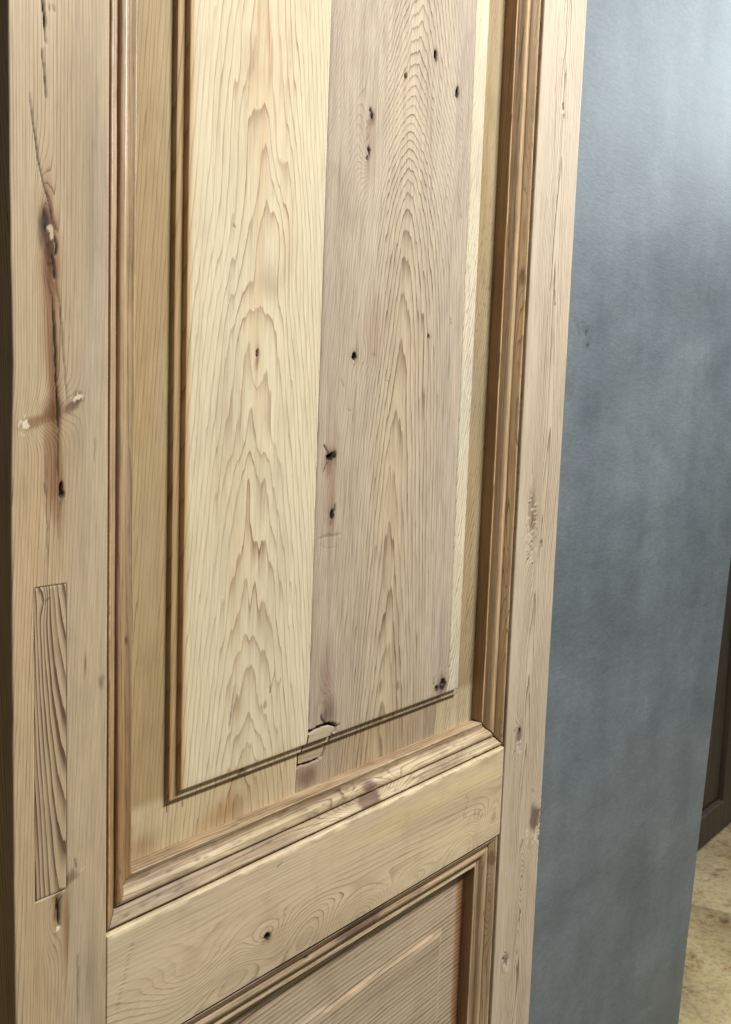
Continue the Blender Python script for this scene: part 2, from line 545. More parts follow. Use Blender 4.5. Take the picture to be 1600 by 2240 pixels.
def make_dark_door():
    e = bpy.data.objects.new("dark_door", None)
    col.objects.link(e)
    e.location = (0, 0, 0)
    tag(e, 'dark brown panelled door standing in shadow beyond the blue slab', 'door', 'thing')
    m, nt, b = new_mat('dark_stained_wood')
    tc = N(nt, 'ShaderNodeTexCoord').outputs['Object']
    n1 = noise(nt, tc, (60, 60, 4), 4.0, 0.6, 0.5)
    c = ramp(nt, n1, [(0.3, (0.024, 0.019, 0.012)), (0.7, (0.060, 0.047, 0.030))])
    nt.links.new(c, b.inputs['Base Color'])
    b.inputs['Roughness'].default_value = 0.55
    Y = 0.437
    xa, xb = 2.20, 3.385
    z0, z1 = 0.004, 2.05
    def board(name, x0, x1, za, zb, y, th=0.045, bev=0.004):
        xs = axis([x0, (x0 + bev, bev / 3), (x1 - bev, (x1 - x0) / 8), (x1, bev / 3)])
        zs = axis([za, (za + bev, bev / 3), (zb - bev, (zb - za) / 12), (zb, bev / 3)])
        Xg, Zg = np.meshgrid(xs, zs, indexing='ij')
        ed = np.minimum(np.minimum(Xg - x0, x1 - Xg), np.minimum(Zg - za, zb - Zg))
        Yg = y + bev * (1 - np.sqrt(1 - (1 - np.clip(ed / bev, 0, 1)) ** 2 * .999))
        return sheet(name, np.stack([Xg, Yg, Zg], -1), {}, m, e, back=y + th)
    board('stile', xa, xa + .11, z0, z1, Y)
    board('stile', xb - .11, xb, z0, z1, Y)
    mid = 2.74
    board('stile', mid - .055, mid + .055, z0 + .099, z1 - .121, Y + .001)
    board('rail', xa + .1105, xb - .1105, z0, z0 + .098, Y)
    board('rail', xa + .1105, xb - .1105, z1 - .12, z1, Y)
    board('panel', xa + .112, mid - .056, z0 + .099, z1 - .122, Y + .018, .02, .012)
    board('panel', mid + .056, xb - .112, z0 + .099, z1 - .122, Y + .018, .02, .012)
make_dark_door()

# ------------------------------------------------------------------ stiles
ZF = [ZBOT, (0.50, 0.05)]

def rounding(t, r):
    return r * (1 - np.sqrt(np.clip(1 - (1 - np.clip(t / r, 0, 1)) ** 2, 0, 1)))

def left_stile():
    # columns: rear of the side face -> corner -> front -> inner edge
    zs = axis([ZBOT, (0.80, 0.03), (1.72, 0.0013), (ZTOP, 0.03)])
    side = np.linspace(BACK, 0.0018, 34)
    arc = np.linspace(0, math.pi / 2, 7)[1:]
    r = 0.0016
    fx = axis([X0 + r, (XL - .0016, .00095), (XL, .0004)])[1:]
    sX = np.concatenate([np.full(len(side), X0), X0 + r - r * np.cos(arc), fx])
    sY = np.concatenate([side, r - r * np.sin(arc), np.zeros(len(fx))])
    sS = np.concatenate([X0 - side, X0 + r * (arc / (math.pi / 2)), fx])     # unrolled coordinate
    S, Z = np.meshgrid(sS, zs, indexing='ij')
    X = np.repeat(sX[:, None], len(zs), 1)
    Y = np.repeat(sY[:, None], len(zs), 1)
    f = Field(S, Z, 0.0)
    front = sstep(X0 - .004, X0 + .001, S)
    # the worn, slightly wavy arris
    wav = np.interp(Z, [0.8, 1.0, 1.25, 1.3193, 1.37, 1.4018, 1.5033, 1.6419, 1.75],
                    [-.0004, -.0009, -.0008, -.0006, .0004, .0014, .0, -.0001, -.0002])
    X = X + wav * (1 - sstep(0.0, 0.02, S - X0)) + 0.0003 * vn(Z * 40, Z * 0, 2) * (1 - sstep(0, .01, S - X0))
    # inner arris rounding
    Y = Y + np.where(S > XL - .0016, rounding(XL - S, .0012), 0)
    u = S - X0
    f.ring = 330 * u + 6 * np.sin(Z * 3.0) + 2.2 * fbm(S * 22, Z * 2.2, 3) + 0.7 * fbm(S * 90, Z * 5, 8)
    f.ring = np.where(S < X0, 330 * u + 26 * Z + 4 * fbm(S * 20, Z * 3, 6), f.ring)
    f.lw = np.interp(u, [0, .034, .046, .060, .0827], [1.0, 1.0, .8, .45, .4]) * (0.8 + .4 * fbm(S * 40, Z * 3, 12))
    f.lw = np.where(S < X0, 1.1, f.lw)
    # colour: warm on the left, greyer to the right
    g = sstep(.036, .052, u)[..., None] * (0.65 + 0.35 * fbm(S * 20, Z * 5, 30))[..., None]
    f.tint *= 1 - g * (1 - np.array([.93, .96, 1.02]))
    up = sstep(1.42, 1.62, Z)[..., None] * (1 - sstep(.02, .05, u))[..., None]
    f.tint *= 1 + up * np.array([.08, .10, .14])
    wm = (1 - sstep(.0, .03, np.abs(u - .018)))[..., None] * (1 - sstep(1.28, 1.40, Z))[..., None]
    f.tint *= 1 - wm * (1 - np.array([1.02, .95, .86])) * .6
    sd = (S < X0)[..., None]
    f.tint = np.where(sd, np.array([.95, .80, .60]), f.tint)
    # knots
    f.bump(98, 490, .0075, .036, 6.0, .05)
    f.bump(105, 700, .009, .05, 2.0)
    f.bump(125, 900, .02, .014, 5.0, .35)
    f.bump(112, 2000, .010, .030, 5.0)
    f.bump(80, 930, .012, .010, 2.5)
    f.stain(97, 485, .0055, .017, (.30, .25, .27), -.12, seed=4)
    f.stain(112, 545, .006, .022, (.42, .33, .30), .08, seed=5)
    f.stain(112, 520, .012, .055, (.78, .66, .58), .04, seed=6)
    f.stain(114, 700, .009, .095, (.68, .56, .47), .04, seed=7)
    f.stain(118, 800, .005, .060, (.64, .52, .45), .03, seed=27, hard=0)
    f.stain(108, 590, .007, .030, (.60, .48, .42), .1, seed=28, hard=0)
    f.stain(120, 900, .014, .012, (.60, .48, .42), 0, seed=8)
    f.stain(70, 925, .018, .006, (.62, .50, .42), .30, seed=9)
    f.stain(160, 888, .010, .006, (.42, .36, .34), .55, seed=10)
    f.stain(172, 868, .006, .0055, (.40, .36, .34), .0, seed=11)
    f.stain(118, 985, .011, .045, (.62, .51, .44), .0, seed=12)
    f.stain(128, 1080, .007, .05, (.80, .70, .62), .0, seed=13)
    f.stain(200, 330, .011, .075, (.86, .86, .90), .0, seed=14, hard=0)
    f.stain(205, 700, .013, .09, (.93, .96, 1.02), .0, seed=15, hard=0)
    f.stain(222, 1490, .004, .007, (.62, .58, .55), 0, seed=16)
    f.stain(187, 1455, .0016, .011, (.55, .48, .42), 0, seed=17)
    f.stain(128, 1985, .006, .028, (.55, .47, .44), 0, seed=18)
    f.stain(150, 1925, .012, .006, (.58, .50, .46), .7, seed=19)
    f.stain(145, 2030, .004, .05, (.68, .56, .46), 0, seed=20)
    f.stain(200, 2120, .012, .05, (.82, .82, .82), 0, seed=21, hard=0)
    # cracks and splits
    f.crack([(92, -10), (96, 30), (98, 62)], .0013, .002, 1)
    f.crack([(97, 60), (101, 95)], .0008, .001, .7)
    f.crack([(92, 108), (96, 160), (101, 215)], .0008, .001, .85)
    f.crack([(64, 205), (72, 270), (82, 340), (95, 400), (106, 432), (116, 480), (121, 505)], .0007, .001, .9)
    f.crack([(121, 515), (125, 540), (122, 560)], .0012, .002, 1)
    f.crack([(113, 560), (119, 590), (119, 610)], .0012, .002, .95)
    f.crack([(116, 655), (117, 700), (121, 760), (124, 840), (127, 900), (128, 940)], .0011, .002, 1)
    f.crack([(128, 930), (127, 985), (126, 1040)], .0006, .001, .8)
    f.crack([(120, 600), (130, 660), (137, 740), (143, 830), (147, 875)], .0005, .0008, .75)
    f.crack([(98, 1060), (100, 1085)], .0007, .001, .6)
    f.crack([(100, 1000), (101, 1090), (104, 1160), (105, 1240)], .0005, .0006, .6)
    f.crack([(130, 1095), (129, 1140), (129, 1180)], .0005, .0006, .5)
    f.crack([(207, 960), (207, 1010)], .0005, .0006, .45)
    f.crack([(135, 1962), (128, 1975), (128, 2000), (130, 2025)], .0011, .002, 1)
    f.crack([(170, 2090), (170, 2160), (170, 2245)], .0005, .0008, .7)
    f.crack([(164, 1880), (166, 1900)], .0006, .0008, .8)
    f.crack([(108, 14), (109, 25)], .0008, .001, .5)
    f.crack([(116, 14), (120, 28)], .0008, .001, .5)
    for k, (px, py) in enumerate([(96, 470), (99, 500)]):
        f.hole(px, py, .0010, .004, .0006, 0, .7, k + 3, .7)
    f.hole(134, 1066, .0017, .005, .005, 0, .3, 2)
    f.hole(135, 1083, .0022, .004, .003, 0, .6, 4, .75)
    f.hole(124, 1977, .0012, .006, .003, 0, .5, 4)
    f.paint(110, 500, .0030, .0028, (1.10, 1.10, 1.10), 0, .6, 5, .0003)
    f.paint(113, 512, .0018, .004, (1.10, 1.10, 1.08), 0, .6, 6)
    f.paint(54, 930, .0036, .0040, (1.45, 1.60, 1.9), 0, 1.3, 7, .0002)
    f.paint(171, 869, .0030, .0022, (1.45, 1.6, 1.9), .5, 1.4, 8, .0002)
    f.paint(166, 873, .0020, .0012, (1.4, 1.5, 1.8), .2, 1.4, 18, .0002)
    f.paint(127, 2032, .0017, .0020, (1.6, 1.8, 2.3), .5, .6, 9, .0003)
    f.paint(180, 1902, .0030, .0015, (1.1, 1.1, 1.15), .5, .8, 9, .0002)
    Y = Y + f.dy * front
    # mortise for the inlaid patch
    a = at(74, 1287); c2 = at(142, 1945)
    PX0, PX1, PZ0, PZ1 = a[0], at(145, 1275)[0], c2[1], a[1]
    inside = (S > PX0) & (S < PX1) & (Z > PZ0) & (Z < PZ1)
    Y = Y + np.where(inside, 0.004, 0)
    f.dark = np.where(inside, 0.6, f.dark)
    st = sheet('stile', np.stack([X, Y, Z], -1), fattrs(f), M['stile'], door, back=None)
    # close the stile at the rear, inner side and ends
    me_pts = np.array([[X0, BACK, ZBOT], [XL, BACK, ZBOT], [XL, BACK, ZTOP], [X0, BACK, ZTOP],
                       [XL, .0013, ZBOT], [XL, .0013, ZTOP], [X0 + .001, .001, ZBOT], [X0 + .001, .001, ZTOP]])
    import bmesh
    bm = bmesh.new(); bm.from_mesh(st.data)
    lay = {k: bm.verts.layers.float.get(k) for k in ('ring', 'lw', 'dark')}
    tl = bm.verts.layers.float_color.get('tint')
    vv = [bm.verts.new(p) for p in me_pts]
    for v in vv:
        v[lay['lw']] = .5
        v[tl] = (.8, .7, .6, 1)
    for q in ((3, 2, 1, 0), (1, 2, 5, 4), (0, 1, 4, 6), (7, 5, 2, 3)):
        bm.faces.new([vv[i] for i in q])
    bm.to_mesh(st.data); bm.free()
    st['label'] = 'left upright of the door, near and wide, with a long split and an inlaid patch'
    # inlaid patch (dutchman)
    g = .0002
    xs = axis([PX0 + g, (PX1 - g, .0009)])
    zs = axis([PZ0 + g, (PZ1 - g, .0013)])
    Xp, Zp = np.meshgrid(xs, zs, indexing='ij')
    # slanted ends
    Zs = Zp + (Xp - PX0) * 0.0
    p = Field(Xp, Zs, 0)
    u = (Xp - PX0) / (PX1 - PX0); w = (Zs - PZ0)
    # half cathedrals that dip towards the right edge
    p.ring = -4.6 * (1 - u) ** 1.9 + 30 * w * (0.55 + .45 * u) + 0.5 * fbm(Xp * 40, Zs * 9, 4) + 0.12 * fbm(Xp * 300, Zs * 30, 9)
    p.wide = .3 + .7 * sstep(.05, .35, u)
    p.lw *= 1.9
    p.tint *= 1 + 0.06 * fbm(Xp * 30, Zs * 8, 3)[..., None]
    p.bump(95, 1310, .004, .012, -1.5)
    p.crack([(90, 1296), (95, 1315), (108, 1310), (98, 1322)], .0006, .0005, .5)
    ed = np.minimum(np.minimum(Xp - xs[0], xs[-1] - Xp), np.minimum(Zs - zs[0], zs[-1] - Zs))
    Yp = -0.0002 + rounding(ed, .0005) * 0.7 + p.dy
    ip = sheet('inlay_patch', np.stack([Xp, Yp, Zs], -1), fattrs(p), M['inlay'], st, back=.0042)
    ip['label'] = 'darker inlaid repair strip with wide growth rings'
    return st
stile_left = left_stile()

def right_stile():
    zs = axis([ZBOT, (0.48, 0.03), (1.92, 0.0016), (ZTOP, 0.03)])
    xs = axis([XR, (XR + .0016, .0004), (X1 - .003, .0015), (X1, .0006)])
    X, Z = np.meshgrid(xs, zs, indexing='ij')
    f = Field(X, Z, 0)
    u = X - XR
    xc = 0.058 + .012 * fbm(Z * 3, Z * 0, 2)
    q = u - xc
    f.ring = 210 * (np.sqrt(q * q + .006 ** 2)) + 1500 * q * q + 9 * Z + 1.6 * fbm(X * 25, Z * 2.5, 3) + .35 * fbm(X * 160, Z * 12, 5)
    f.lw = 1.0 + 0.6 * fbm(X * 30, Z * 2.5, 12)
    f.lw *= np.interp(u, [0, .02, .035, .1], [.45, .7, 1.2, 1.1])
    f.tint *= 1 + .08 * fbm(X * 25, Z * 4, 6)[..., None] * np.array([1, 1.1, 1.3])
    f.bump(1165, 1140, .013, .06, 7)
    f.bump(1135, 1615, .010, .025, 6)
    f.bump(1172, 1795, .018, .035, 9)
    f.bump(1108, 2110, .010, .020, 6)
    f.bump(1140, 1930, .018, .03, -5)
    f.bump(1130, 2060, .006, .03, -3)
    f.stain(1165, 1130, .015, .050, (.70, .62, .57), .05, seed=2, hard=0)
    f.stain(1135, 1610, .009, .018, (.46, .41, .42), .0, seed=3)
    f.stain(1171, 1790, .016, .022, (.36, .31, .31), .0, seed=4, hard=.5)
    f.stain(1106, 2103, .009, .012, (.40, .36, .35), .0, seed=5)
    f.stain(1165, 1840, .012, .012, (.85, .82, .80), .0, seed=6)
    f.stain(1150, 800, .012, .06, (.86, .84, .86), 0, seed=7, hard=0)
    f.stain(1190, 700, .006, .08, (.90, .88, .88), 0, seed=8, hard=0)
    f.stain(1164, 1120, .010, .026, (.80, .78, .78), .05, seed=31, hard=.5)
    for k in range(16):
        r = random.Random(50 + k)
        f.paint(1164 + r.uniform(-9, 9), 1085 + k * 9.5, .0030 + r.random() * .003, .0010 + r.random() * .001,
                (1.02, 1.08, 1.15), r.uniform(-.5, .5), 1.3, k, -.0004)
        f.hole(1164 + r.uniform(-10, 10), 1090 + k * 9.5, .003, .0009, .0012, r.uniform(-.5, .5), .6, k, .55)
    for k in range(9):
        r = random.Random(80 + k)
        f.paint(1135 + r.uniform(-6, 6), 1628 + r.uniform(-8, 20), .002, .0022, (1.15, 1.22, 1.35), 0, 1.3, k, .0002)
        f.paint(1162 + r.uniform(-10, 12), 1828 + r.uniform(-10, 16), .003, .002, (1.12, 1.18, 1.3), .5, 1.3, k, .0002)
        f.paint(1106 + r.uniform(-6, 6), 2110 + r.uniform(-10, 16), .0025, .002, (1.12, 1.18, 1.3), .5, 1.3, k, .0002)
    f.hole(1137, 1597, .0024, .0032, .004, .3, .5, 3)
    f.hole(1101, 2098, .0025, .003, .002, .3, .6, 3, .6)
    f.hole(1185, 1187, .0025, .004, .0015, .3, .8, 3, .6)
    f.hole(1232, 236, .0022, .007, .003, 0, .5, 4, .9)
    f.paint(1232, 243, .0028, .005, (1.1, .95, .9), 0, .4, 4)
    f.hole(1234, 255, .0014, .003, .003, 0, .5, 4, .9)
    f.hole(1215, 666, .0014, .002, .002, 0, .4, 5, .8)
    f.crack([(1242, -5), (1238, 110), (1233, 225)], .0008, .0006, .65)
    f.crack([(1232, 255), (1222, 400), (1212, 520), (1207, 600), (1203, 640)], .0009, .0008, .75)
    f.crack([(1207, 600), (1211, 640), (1213, 665)], .0007, .0006, .5)
    f.crack([(1203, 640), (1195, 740), (1190, 830)], .0006, .0006, .5)
    f.crack([(1168, 1735), (1165, 1725)], .001, .001, .7)
    f.crack([(1222, 30), (1216, 200), (1210, 400)], .0006, .0006, .35)
    f.crack([(1130, 2000), (1128, 2050), (1122, 2090)], .0007, .0006, .45)
    Y = rounding(X - XR, .0014) + rounding(X1 - X, .003) + f.dy + .0003 * fbm(X * 30, Z * 6, 2)
    # bruised outer arris near the edge knot
    ez = at(1172, 1820)[1]
    br = np.exp(-((Z - ez) / .02) ** 2) * np.clip(vn(Z * 140, Z * 0, 4) + .3, 0, 1)
    X = X - .004 * br * sstep(X1 - .012, X1, X)
    Y = Y + .002 * br * sstep(X1 - .01, X1, X)
    o = sheet('stile', np.stack([X, Y, Z], -1), fattrs(f), M['stile_r'], door, back=BACK)
    o['label'] = 'right upright of the door, far and pale, with a torn whitish knot'
right_stile()

# ------------------------------------------------------------------ lock rail and plain rails
def lock_rail():
    xs = axis([XL + .0005, (XL + .0015, .0004), (XR - .0046, .0015), (XR - .0034, .0004)])
    zs = axis([ZB + .0006, (ZB + .0026, .0005), (ZT - .004, .0012), (ZT, .0005)])
    X, Z = np.meshgrid(xs, zs, indexing='ij')
    f = Field(X, Z, 0)
    v = Z - ZB
    f.ring = 150 * v + 900 * (v - .05) ** 2 + 2.0 * X + 1.3 * fbm(X * 3.5, Z * 25, 3) + .25 * fbm(X * 14, Z * 160, 5)
    f.lw = (0.45 + .35 * fbm(X * 4, Z * 40, 7)) * np.interp(v, [0, .05, .075, .115], [1.5, 1.3, .75, .55])
    f.bump(585, 2052, .030, .016, 7, .05)
    f.bump(540, 2110, .06, .016, -4, .2)
    f.bump(790, 2010, .05, .026, 11, .0)
    f.bump(680, 2030, .035, .020, -4, .4)
    f.bump(885, 1940, .05, .012, -4, .2)
    f.bump(1078, 1790, .030, .024, 7, .3)
    f.bump(1015, 1850, .05, .022, -4, .3)
    f.bump(420, 2120, .05, .03, 5, .1)
    f.tint *= 1 + .10 * fbm(X * 3, Z * 30, 8)[..., None] * np.array([1, .95, .7])
    band = np.exp(-((v - .088) / .012) ** 2)[..., None] * sstep(.75, .9, X)[..., None]
    f.tint *= 1 + band * np.array([.10, .09, -.02])
    f.stain(300, 2030, .05, .02, (.92, .94, .90), 0, seed=2, hard=0)
    f.stain(1070, 1665, .03, .010, (.84, .80, .78), 0, seed=3, hard=0)
    f.stain(585, 2052, .010, .006, (.72, .62, .55), 0, seed=3)
    f.hole(585, 2048, .0040, .0042, .005, .6, .5, 4)
    f.stain(1080, 1788, .010, .008, (.78, .70, .60), 0, seed=5)
    f.crack([(617, 1888), (606, 1898)], .0010, .0008, .55)
    for k in range(9):
        r = random.Random(k)
        px, py = 1010 + r.uniform(0, 48), 1735 + r.uniform(0, 50)
        f.crack([(px, py), (px - 3, py + r.uniform(6, 18))], .0008, .0008, .55)
    soften(f, 120., .3)
    # a row of chisel dents near the left end
    for k in range(15):
        t = k / 14
        px, py = 286 - 34 * t, 2070 + 150 * t
        r = random.Random(k + 30)
        f.crack([(px - 4, py + 3), (px + 5, py - 3)], .0011, .0010, .16 + .12 * r.random())
    # torn, uneven upper arris against the moulding
    e = ZT - Z
    rg = .0030 + .0016 * vn(X * 60, X * 0, 4) + .0012 * vn(X * 190, X * 0, 5)
    Y = rounding(e, np.maximum(rg, .0012)) + rounding(Z - ZB, .0008) * .6 + rounding(X - xs[0], .0009) + rounding(xs[-1] - X, .0009)
    rag = np.clip(vn(X * 35, Z * 150, 6) - .1, 0, 1) * np.exp(-(e / .006) ** 2)
    Y = Y + rag * .0016
    f.tint *= (1 - .35 * np.clip(vn(X * 50, Z * 200, 9), 0, 1) * np.exp(-(e / .005) ** 2))[..., None]
    f.tint *= (1 + .18 * np.clip(vn(X * 30, Z * 220, 10), 0, 1) * np.exp(-(e / .006) ** 2))[..., None]
    Y = Y + f.dy + .0004 * fbm(X * 6, Z * 20, 3)
    o = sheet('rail', np.stack([X, Y, Z], -1), fattrs(f), M['rail'], door, back=BACK - .004)
    o['label'] = 'lock rail between the upper and the lower panel'
lock_rail()

def plain_rail(za, zb):
    xs = axis([XL + .0005, (XR - .0012, .02)])
    zs = axis([za, (zb, .01)])
    X, Z = np.meshgrid(xs, zs, indexing='ij')
    f = Field(X, Z, 0)
    f.ring = 200 * Z + 2 * fbm(X * 3, Z * 20, 5)
    Y = 0 * X
    sheet('rail', np.stack([X, Y, Z], -1), fattrs(f), M['rail'], door, back=BACK - .004)
plain_rail(TOPRAIL, ZTOP)
plain_rail(ZBOT, BOTRAIL)

# ------------------------------------------------------------------ mouldings
# profile: (distance from the frame edge, depth behind the frame face), millimetres
PROF = [(0.6, 6.3), (2.2, 6.5), (3.0, 5.4), (3.3, 3.6), (3.8, 2.9), (4.5, 2.8), (5.4, 3.2), (6.8, 4.2), (8.4, 5.4), (10.2, 6.5), (12.0, 7.6),
        (13.6, 8.8), (14.6, 10.0), (15.2, 11.4), (15.7, 10.6), (16.0, 9.3), (16.8, 8.3), (18.2, 7.7), (19.8, 7.6),
        (21.4, 8.0), (22.9, 8.8), (24.2, 9.9), (25.3, 11.3), (26.0, 12.8), (27.0, 14.3), (28.6, 15.2), (30.6, 15.5),
        (32.6, 15.2), (34.2, 14.5), (35.3, 14.0), (36.1, 14.1), (36.5, 14.8), (36.5, 17.0), (36.5, 22.0), (36.5, 27.0), (36.5, 31.5)]
PROF = np.array(PROF) / 1000.0
# refine
def refine(pr, step):
    out = [pr[0]]
    for a, b in zip(pr[:-1], pr[1:]):
        n = max(1, int(np.ceil(np.linalg.norm(b - a) / step)))
        for k in range(1, n + 1):
            out.append(a + (b - a) * k / n)
    return np.array(out)
PR = refine(PROF, .0011)
PS = np.concatenate([[0], np.cumsum(np.linalg.norm(np.diff(PR, axis=0), axis=1))])

def moulding(kind, t0, t1, edge, mat, step, seed, decorate=None, gap0=0.0, gap1=0.0, m0=1, m1=1):
    """kind L/R: runs up along a stile; T/B: runs level; t0..t1 at the frame edge, mitred by m0/m1"""
    d, h = PR[:, 0], PR[:, 1]
    n = max(2, int((t1 - t0) / step))
    tt = np.linspace(0, 1, n)
    a = t0 + d * m0 + gap0
    b = t1 - d * m1 - gap1
    T = a[:, None] + (b - a)[:, None] * tt[None, :]
    Dg = np.repeat(d[:, None], n, 1); Hg = np.repeat(h[:, None], n, 1); Sg = np.repeat(PS[:, None], n, 1)
    # hand-planed unevenness
    Hg = Hg + .00025 * vn(T * 25, Sg * 60, seed) * (Hg < .02) + .00012 * vn(T * 160, Sg * 300, seed + 2) * (Hg < .02)
    if kind == 'L': X, Z = edge + Dg, T
    if kind == 'R': X, Z = edge - Dg, T
    if kind == 'B': X, Z = T, edge + Dg          # at the foot of a panel
    if kind == 'T': X, Z = T, edge - Dg          # at the head of a panel
    f = Field(X, Z, .008)
    f.ring = 260 * Sg + 3.0 * T + 1.6 * fbm(T * 3.5, Sg * 40, seed) + .3 * fbm(T * 12, Sg * 200, seed + 1)
    f.lw = .8 + .35 * fbm(T * 5, Sg * 80, seed + 5)
    # old finish left in the quirks, worn off the crests
    q = np.exp(-((Dg - .0152) / .0018) ** 2) + np.exp(-((Dg - .0022) / .0014) ** 2) + .6 * np.exp(-((Dg - .0295) / .003) ** 2)
    q = q * np.clip(.75 + .5 * fbm(T * 14, Sg * 30, seed + 9), 0, 1)
    f.tint *= 1 - np.clip(q, 0, 1)[..., None] * (1 - np.array([.55, .44, .36]))
    if decorate:
        decorate(f, T, Dg, Sg)
    P = np.stack([X, Hg + f.dy, Z], -1)
    if kind in 'RB':
        # keep the faces looking out of the door
        P = P[::-1] if kind == 'R' else P
        if kind == 'R':
            for k in ('ring', 'lw', 'tint', 'dark', 'wide'):
                setattr(f, k, getattr(f, k)[::-1])
    if kind == 'B':
        P = np.swapaxes(P, 0, 1)
        for k in ('ring', 'lw', 'tint', 'dark', 'wide'):
            setattr(f, k, np.swapaxes(getattr(f, k), 0, 1))
    if kind == 'T':
        P = np.swapaxes(P[::-1], 0, 1)
        for k in ('ring', 'lw', 'tint', 'dark', 'wide'):
            setattr(f, k, np.swapaxes(getattr(f, k)[::-1], 0, 1))
    o = sheet('moulding', P, fattrs(f), mat, door, back=.0335)
    return o

def deco_left(f, T, Dg, Sg):
    # redder near the foot, old shellac
    low = (1 - sstep(1.0, 1.30, T))[..., None]
    f.tint *= 1 - low * (1 - np.array([.90, .76, .62]))
    top = sstep(1.3, 1.6, T)[..., None]
    f.tint *= 1 + top * np.array([.10, .08, .10])
    inner = sstep(.0262, .028, Dg)[..., None]
    f.tint *= 1 + inner * np.array([.05, .12, .15])
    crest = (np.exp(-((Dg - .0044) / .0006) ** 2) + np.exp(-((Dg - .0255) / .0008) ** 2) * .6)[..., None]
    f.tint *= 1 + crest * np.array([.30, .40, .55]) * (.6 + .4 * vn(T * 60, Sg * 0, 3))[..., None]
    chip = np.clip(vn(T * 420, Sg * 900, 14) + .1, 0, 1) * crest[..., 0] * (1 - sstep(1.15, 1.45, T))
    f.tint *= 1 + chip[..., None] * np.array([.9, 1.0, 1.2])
    scr = np.clip(vn(T * 35, Sg * 700, 15) - .45, 0, 1)
    f.tint *= 1 - .5 * scr[..., None]
    foot = (1 - sstep(.975, 1.015, T)) * sstep(.0145, .017, Dg) * (1 - sstep(.022, .026, Dg))
    ch = np.clip(vn(T * 260, Sg * 600, 4), 0, 1) * foot
    f.dark = np.maximum(f.dark, .75 * ch)
    f.dy += .002 * ch
    hole = np.exp(-((T - 1.185) / .003) ** 2 - ((Dg - .030) / .0016) ** 2)
    f.dark = np.maximum(f.dark, hole)
ml = moulding('L', ZT, TOPRAIL, XL, M['mould_v'], .003, 11, deco_left, gap0=.0004)
ml['label'] = 'shiny reddish brown moulding along the left side of the upper panel'

def deco_right(f, T, Dg, Sg):
    f.ring += 5 * np.exp(-((Dg - .009) / .006) ** 2) * np.sin(T * 17) * .6 + 2.5 * fbm(T * 6, Sg * 60, 41)
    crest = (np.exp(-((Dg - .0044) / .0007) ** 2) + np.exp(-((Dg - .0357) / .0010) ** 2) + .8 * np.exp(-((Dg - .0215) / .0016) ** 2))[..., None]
    f.tint *= 1 + crest * np.array([.85, .85, .80]) * (.75 + .25 * vn(T * 40, Sg * 0, 3))[..., None]  # highlights along the crests, painted into the tint
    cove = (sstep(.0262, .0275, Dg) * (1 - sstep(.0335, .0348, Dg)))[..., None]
    f.tint *= 1 - cove * (1 - np.array([.52, .44, .36]))  # shade in the cove, darkened in the tint
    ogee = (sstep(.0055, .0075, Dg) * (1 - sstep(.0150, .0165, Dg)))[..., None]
    f.tint *= 1 - ogee * (1 - np.array([.78, .72, .62]))  # shaded ogee face, also painted darker
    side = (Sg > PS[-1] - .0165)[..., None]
    f.tint *= np.where(side, np.array([.56, .45, .35]), 1)  # side turned from the light: its shade is painted in
    kz = at(1132, 605)[1]
    r = np.hypot((T - kz) / .016, (Dg - .009) / .005) * (1 + .5 * fbm(T * 60, Sg * 200, 4))
    f.tint *= 1 - (.55 * (1 - sstep(.2, 1.1, r)))[..., None]
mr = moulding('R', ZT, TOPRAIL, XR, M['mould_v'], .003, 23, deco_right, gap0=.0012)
mr['label'] = 'shaded brown moulding along the right side of the upper panel'

